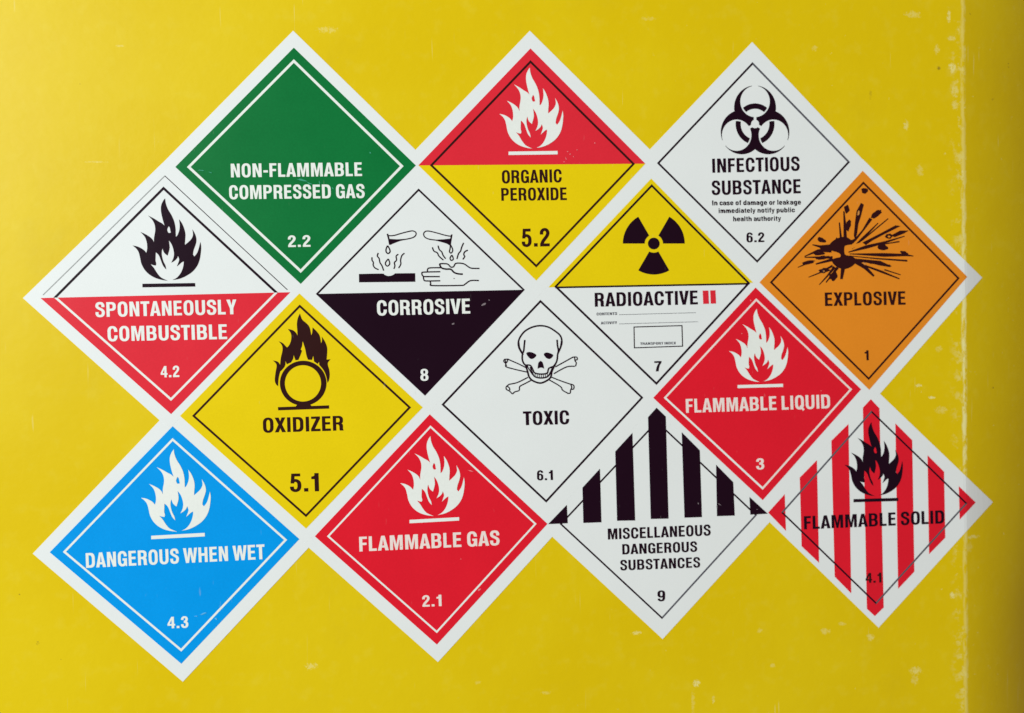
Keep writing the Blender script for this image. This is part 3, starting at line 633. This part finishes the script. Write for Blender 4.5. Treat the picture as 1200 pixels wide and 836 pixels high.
# 1
hazard_label('1', 'orange diamond label with a black bursting charge, reading EXPLOSIVE 1'); r = LB['1']['root']
ink('colour_field', [(1, LB['1']['body'])], M['orange'], r, 1)
ink('frame_line', frame(LB['1']['line'], 2.2), M['maroon'], r, 2)
Z7 = zoom(936, 236, 7.6)
def ray(P):
    c = [p[:2] for p in P]; w = [p[2]/2*1.35+.8 for p in P]; L_, R_ = [], []
    for i, p in enumerate(c):
        a = c[max(i-1, 0)]; b_ = c[min(i+1, len(c)-1)]; dx, dy = b_[0]-a[0], b_[1]-a[1]; l = math.hypot(dx, dy)
        L_.append((p[0]-dy/l*w[i], p[1]+dx/l*w[i])); R_.append((p[0]+dy/l*w[i], p[1]-dx/l*w[i]))
    return [(1, Z7([L_[i], L_[i+1], R_[i+1], R_[i]])) for i in range(len(c)-1)]
def jag(cx, cy, rx, ry, ang=0):
    P = []
    for i in range(16):
        t = 2*math.pi*i/16; k = random.uniform(.78, 1.15); x, y = rx*k*math.cos(t), ry*k*math.sin(t); c_, s_ = math.cos(math.radians(ang)), math.sin(math.radians(ang)); P.append((cx+x*c_-y*s_, cy+x*s_+y*c_))
    return (1, Z7(P))
ex = [(1, Z7(curve([(262, 402, 1), (290, 365), (330, 337), (370, 322), (410, 316, 1), (440, 328), (465, 345), (502, 344, 1), (488, 372), (460, 386), (430, 392), (408, 402), (404, 440), (414, 478), (470, 490), (508, 520), (502, 552), (470, 582), (430, 600), (390, 604), (345, 590), (308, 560), (285, 520, 1), (330, 506), (368, 496), (366, 470), (330, 452), (290, 440)], True, 4)))]
ex += [jag(425, 72, 24, 36), jag(442, 212, 22, 55, 10), jag(690, 112, 58, 27, -38), jag(800, 312, 34, 24), jag(745, 412, 48, 26, 5), jag(935, 462, 36, 18, 15), jag(800, 575, 22, 12, 10), jag(310, 668, 36, 46, 20), jag(222, 618, 52, 22, -8), jag(82, 545, 62, 19, -12), jag(200, 505, 64, 18, -6), jag(185, 466, 52, 16, -5), jag(200, 345, 42, 22, 30), jag(640, 540, 70, 20, 8), jag(250, 425, 60, 22, 5)]
ex += [(1, Z7([(488, 305), (500, 180), (512, 90), (552, 15), (578, 30), (556, 120), (530, 200), (518, 290), (500, 345)]))]
ex += [(1, Z7([(565, 368), (700, 300), (860, 215), (905, 222), (740, 305), (655, 350), (595, 392)])), (1, Z7([(820, 305), (900, 262), (978, 262), (935, 288), (850, 322)]))]
for P in ([(412, 335, 22), (408, 200, 16), (400, 90, 8)], [(374, 335, 14), (360, 190, 7)], [(455, 375, 26), (505, 340, 14), (570, 260, 10), (640, 155, 22)], [(470, 425, 5), (560, 340, 16), (705, 195, 5)], [(560, 350, 8), (795, 155, 6)], [(440, 455, 5), (600, 408, 22), (760, 368, 14), (940, 312, 5)], [(690, 392, 5), (895, 360, 8)], [(450, 470, 4), (760, 479, 24), (950, 480, 14), (1020, 489, 4)], [(450, 488, 4), (700, 512, 8), (965, 531, 11)], [(480, 528, 28), (620, 535, 18), (720, 552, 30), (810, 580, 10)], [(490, 530, 26), (590, 590, 24), (668, 668, 12)], [(590, 575, 10), (740, 630, 14), (895, 692, 6)], [(760, 610, 8), (905, 656, 5)], [(392, 600, 26), (378, 695, 16)], [(345, 590, 18), (240, 725, 6)], [(318, 585, 18), (250, 670, 10), (180, 745, 4)], [(300, 575, 14), (180, 640, 8), (85, 678, 4)], [(300, 520, 20), (150, 560, 8)], [(300, 500, 20), (200, 500, 12), (50, 500, 5)], [(290, 440, 26), (170, 440, 16), (50, 492, 5)], [(290, 405, 30), (190, 405, 16), (120, 388, 5)], [(60, 560, 8), (-10, 590, 4)], [(330, 330, 12), (352, 340, 4)]): ex += ray(P)
ex += [(-1, Z7([(420, 405), (560, 365), (470, 425), (425, 460)])), (-1, Z7([(272, 470), (330, 462), (372, 478), (320, 488), (270, 492)])), (-1, Z7(ell(802, 315, 12, 8)))]
ink('explosion_symbol', ex, M['maroon'], r, 3)
ink('fragment_symbol', [(1, [(1009, 221.6), (1012, 220.6), (1016.5, 221.5), (1017, 224.5), (1013.5, 227.6), (1010, 226.3)])], M['maroon'], r, 3)
text('1', 'EXPLOSIVE', 966.6, 358.9, 1061, 357.3, 15.8, 'maroon'); text('1', '1', 1012.8, 422.5, 1018.5, 422.4, 11.8, 'maroon', 'class_number')
scuffs('1', [(1005.5, 250, 1.3, 3, 10), (965, 318, .8, 1.6, 0), (1013, 309, 3, .9, 30)], 'amber_scuff')
# 5.1
hazard_label('5.1', 'all yellow diamond label with a black flame over a circle, reading OXIDIZER 5.1'); r = LB['5.1']['root']
ink('colour_field', [(1, LB['5.1']['body'])], M['yellow'], r, 1)
ink('frame_line', frame(LB['5.1']['line'], 2.5), M['brown'], r, 2)
Z3 = zoom(312, 360, 6.53)
fl = Z3([(258, 50, 1), (275, 95), (305, 122), (332, 155), (345, 218, 1), (352, 195), (355, 156, 1), (385, 185), (407, 215), (416, 250), (420, 280, 1), (427, 255), (425, 226, 1), (450, 265), (466, 310), (466, 360), (462, 402, 1), (492, 400, 1), (474, 422), (472, 445), (482, 480), (486, 520), (480, 560), (469, 580, 1),
 (459, 530), (440, 485), (405, 442, 1), (405, 418, 1), (394, 436, 1), (366, 416, 1), (360, 372, 1), (350, 405, 1), (320, 403, 1), (308, 370), (298, 320), (279, 260, 1), (274, 300, 1), (264, 325, 1), (274, 335, 1), (262, 368), (246, 405, 1), (224, 407, 1), (210, 366, 1), (206, 395), (190, 424, 1), (158, 438, 1), (147, 412, 1), (145, 448), (122, 480), (108, 492, 1), (98, 530), (93, 570), (92, 606, 1),
 (76, 592), (66, 560), (72, 500), (80, 455), (75, 432), (52, 409, 1), (88, 418), (107, 442, 1), (112, 390), (125, 330), (120, 292), (95, 262, 1), (125, 275), (148, 298), (160, 310, 1), (178, 288), (191, 250), (190, 205), (166, 168, 1), (205, 178), (230, 200), (240, 222, 1), (238, 180), (235, 130), (242, 85)])
ink('flame_symbol', [(1, curve(fl, True, 4))], M['brown'], r, 3)
ink('ring_symbol', [(1, Z3(ell(283, 583, 178, 172, n=64))), (-1, Z3(ell(281, 584, 139, 139, n=64)))], M['brown'], r, 4)
ink('flame_bar', [(1, Z3([(90, 766), (225, 761), (250, 735), (330, 735), (345, 757), (480, 752), (481, 777), (92, 790)]))], M['brown'], r, 5)
text('5.1', 'OXIDIZER', 308.5, 507.3, 402.6, 504.6, 17.3, 'brown'); text('5.1', '5.1', 340, 576.6, 375.2, 575.8, 21.4, 'brown', 'class_number')
# 6.1
hazard_label('6.1', 'white diamond label with a skull and crossbones, reading TOXIC 6.1'); r = LB['6.1']['root']
ink('frame_line', frame(LB['6.1']['line'], 2.3), M['black'], r, 2)
Z4 = zoom(580, 374, 8.364)
def S4(p, w=.8): return stroke(Z4(p), w, n=4)
sk = S4([(275, 352), (238, 290), (228, 235), (245, 180), (290, 122), (360, 82), (440, 66), (520, 79), (590, 120), (640, 165), (655, 220), (645, 270), (620, 330)], .95)
sk += S4([(292, 205), (286, 260), (281, 310), (268, 348), (268, 400), (285, 440), (322, 470)], .95)+S4([(608, 203), (612, 260), (621, 310), (613, 350), (608, 400), (592, 440), (560, 478)], .95)
sk += S4([(232, 230), (240, 285), (272, 340)], .9)+S4([(652, 215), (642, 275), (620, 325)], .9)
sk += [(1, curve(Z4([(308, 333), (350, 324), (403, 350), (387, 380), (352, 392), (322, 366)]), True, 4)), (1, curve(Z4([(478, 345), (510, 328), (568, 350), (557, 378), (532, 392), (500, 380)]), True, 4)), (1, curve(Z4([(447, 410, 1), (467, 428), (482, 487, 1), (450, 476), (417, 487, 1), (425, 430)]), True, 4))]
ink('skull_symbol', sk, M['black'], r, 3)
jw = S4([(300, 455), (320, 520), (335, 570), (370, 605), (440, 628), (500, 608), (545, 570), (558, 505), (592, 440)], 1.0)+S4([(298, 452), (345, 455), (370, 495), (388, 528), (450, 540), (510, 530), (526, 485), (572, 465)], .85)
jw += S4([(345, 470), (365, 530), (392, 566), (450, 578), (512, 566), (545, 520), (560, 480)], .85)
for i in range(7): x = 392+i*20; jw += S4([(x, 532), (x+1, 572)], .36)
jw += S4([(320, 470), (350, 520), (372, 550)], .6)+S4([(575, 470), (560, 500), (545, 540)], 1.2)
ink('jaw_symbol', jw, M['black'], r, 4)
bn = [[(303, 477), (230, 440), (150, 405), (123, 391)], [(312, 520), (220, 500), (120, 474)], [(125, 395), (95, 396), (85, 415), (104, 436), (104, 464), (124, 475)], [(98, 398), (110, 430), (126, 400)], [(104, 436), (112, 462)],
 [(590, 470), (680, 420), (765, 373)], [(575, 537), (700, 470), (782, 464)], [(765, 374), (800, 374), (805, 398), (782, 406), (796, 430), (788, 464)], [(778, 376), (784, 405)],
 [(322, 572), (220, 622), (138, 640)], [(357, 600), (290, 635), (242, 662), (236, 700), (192, 715), (174, 735)], [(138, 640), (110, 665), (112, 690), (140, 706), (172, 736)], [(118, 658), (140, 675), (145, 700)],
 [(548, 568), (640, 605), (730, 636)], [(522, 592), (638, 660), (662, 698), (712, 727)], [(730, 636), (770, 650), (770, 686), (742, 692), (736, 726), (706, 728)], [(742, 645), (752, 670), (742, 692)]]
for i in range(4):
    ps = [bn[0:5], bn[5:9], bn[9:13], bn[13:17]][i]
    ink('bone_symbol', sum((S4(p, .68) for p in ps), []), M['black'], r, 3)
text('6.1', 'TOXIC', 613.1, 498.5, 667, 497.2, 16.2, 'black'); text('6.1', '6.1', 629.3, 563, 648.6, 562.6, 11.6, 'black', 'class_number')
# 3
hazard_label('3', 'red diamond label with a white flame, reading FLAMMABLE LIQUID 3'); r = LB['3']['root']
ink('colour_field', [(1, LB['3']['body'])], M['red'], r, 1); frame_sides('3', 2.3, ['pink_ink', 'pink_ink', 'white_ink', 'pink_ink'])
flame('3', (886.8, 362), (864.1, 451.4), (917.3, 449.9), 'white_ink')
text('3', 'FLAMMABLE LIQUID', 803.8, 484, 972.7, 478.6, 16.2, 'pink_ink'); text('3', '3', 886, 550.4, 895.6, 550.2, 13, 'pink_ink', 'class_number')
scuffs('3', [(879.5, 352.5, .9, 1.2, 0), (869, 391, .9, .7, 0), (985, 443, .8, 1.3, 0), (962, 458, .7, .6, 0)], 'pink_scuff')
# 4.3
hazard_label('4.3', 'blue diamond label with a white flame, reading DANGEROUS WHEN WET 4.3'); r = LB['4.3']['root']
ink('colour_field', [(1, LB['4.3']['body'])], M['blue'], r, 1); ink('frame_line', frame(LB['4.3']['line'], 2.5), M['white_ink'], r, 2)
flame('4.3', (203.9, 526.6), (177.4, 627.9), (240.1, 624.5), 'white_ink')
text('4.3', 'DANGEROUS WHEN WET', 101.2, 665.6, 310.6, 655.2, 17.3, 'white_ink'); text('4.3', '4.3', 196.7, 736.4, 221.1, 735.6, 13.4, 'white_ink', 'class_number')
scuffs('4.3', [(239, 719, 5, 1, -20), (253, 725, 1.8, 1.6, 40), (230, 722, 2, .7, 0)], 'sky_scuff')
# 2.1
hazard_label('2.1', 'red diamond label with a white flame, reading FLAMMABLE GAS 2.1'); r = LB['2.1']['root']
ink('colour_field', [(1, LB['2.1']['body'])], M['red'], r, 1); ink('frame_line', frame(LB['2.1']['line'], 2.1), M['white_ink'], r, 2)
flame('2.1', (504.4, 511.3), (479.9, 609.3), (538, 606.1), 'white_ink')
text('2.1', 'FLAMMABLE GAS', 421.3, 646.4, 585.6, 638.9, 17.2, 'pink_ink'); text('2.1', '2.1', 495, 711.2, 518.4, 710.2, 13.3, 'pink_ink', 'class_number')
scuffs('2.1', [(551.5, 552, 4, .8, 12), (562, 691, 2.4, .8, -30), (470, 640, .7, .6, 0), (540, 655, .8, .6, 0)], 'pink_scuff')
# 9
hazard_label('9', 'white diamond label with black upright stripes, reading MISCELLANEOUS DANGEROUS SUBSTANCES 9'); r = LB['9']['root']
q = LB['9']['line']; qi = offq(q, 1.6)
frame_sides('9', 1.9, ['black', 'grey', 'black', 'black'])
Z9 = zoom(630, 460, 2.786)
for P in ([(34, 430), (95, 367), (98, 427)], [(146, 311), (203, 249), (208, 424), (149, 426)], [(253, 193), (309, 132), (318, 418), (259, 419)], [(360, 81), (388, 50), (418, 79), (427, 412), (369, 413)], [(470, 130), (529, 189), (536, 407), (479, 409)], [(582, 236), (638, 293), (643, 402), (585, 404)], [(691, 341), (751, 396), (694, 399)]): ink('stripe', [(1, Z9(P))], M['black'], r, 3)
text('9', 'MISCELLANEOUS', 712.3, 632.4, 832.7, 627.6, 12.8, 'black'); text('9', 'DANGEROUS', 729.2, 649.9, 816.9, 646.6, 12.1, 'black'); text('9', 'SUBSTANCES', 726.8, 668.6, 820.4, 665, 12.1, 'black')
text('9', '9', 770.5, 704.8, 779.5, 704.5, 12.5, 'black', 'class_number')
scuffs('9', [(843, 591, 2.4, .7, 40), (840, 594, 1.2, .6, 20), (887, 597, 1, .6, 0), (818, 590, .6, 1.6, 0)], 'pale_scuff')
# 4.1
hazard_label('4.1', 'diamond label with red and white stripes and a black flame, reading FLAMMABLE SOLID 4.1'); r = LB['4.1']['root']
ZA = zoom(890, 450, 2.786)
for P in ([(28, 420), (82, 360), (86, 480)], [(131, 306), (187, 249), (194, 584), (137, 530)], [(234, 186), (290, 131), (299, 684), (245, 629)], [(337, 78), (363, 50), (391, 80), (405, 730), (376, 758), (350, 734)], [(443, 129), (498, 184), (505, 613), (452, 669)], [(548, 233), (602, 287), (606, 502), (553, 556)], [(650, 334), (705, 387), (653, 443)]): ink('stripe', [(1, ZA(P))], M['red'], r, 1)
frame_sides('4.1', 1.9, ['black', 'grey', 'black', 'grey'])
flame('4.1', (1021, 494.9), (999.8, 585), (1052.2, 583.5), 'black')
text('4.1', 'FLAMMABLE SOLID', 942.1, 620.5, 1106.2, 613.4, 15.4, 'black'); text('4.1', '4.1', 1014.2, 683.2, 1033.4, 682.6, 11.6, 'maroon', 'class_number')
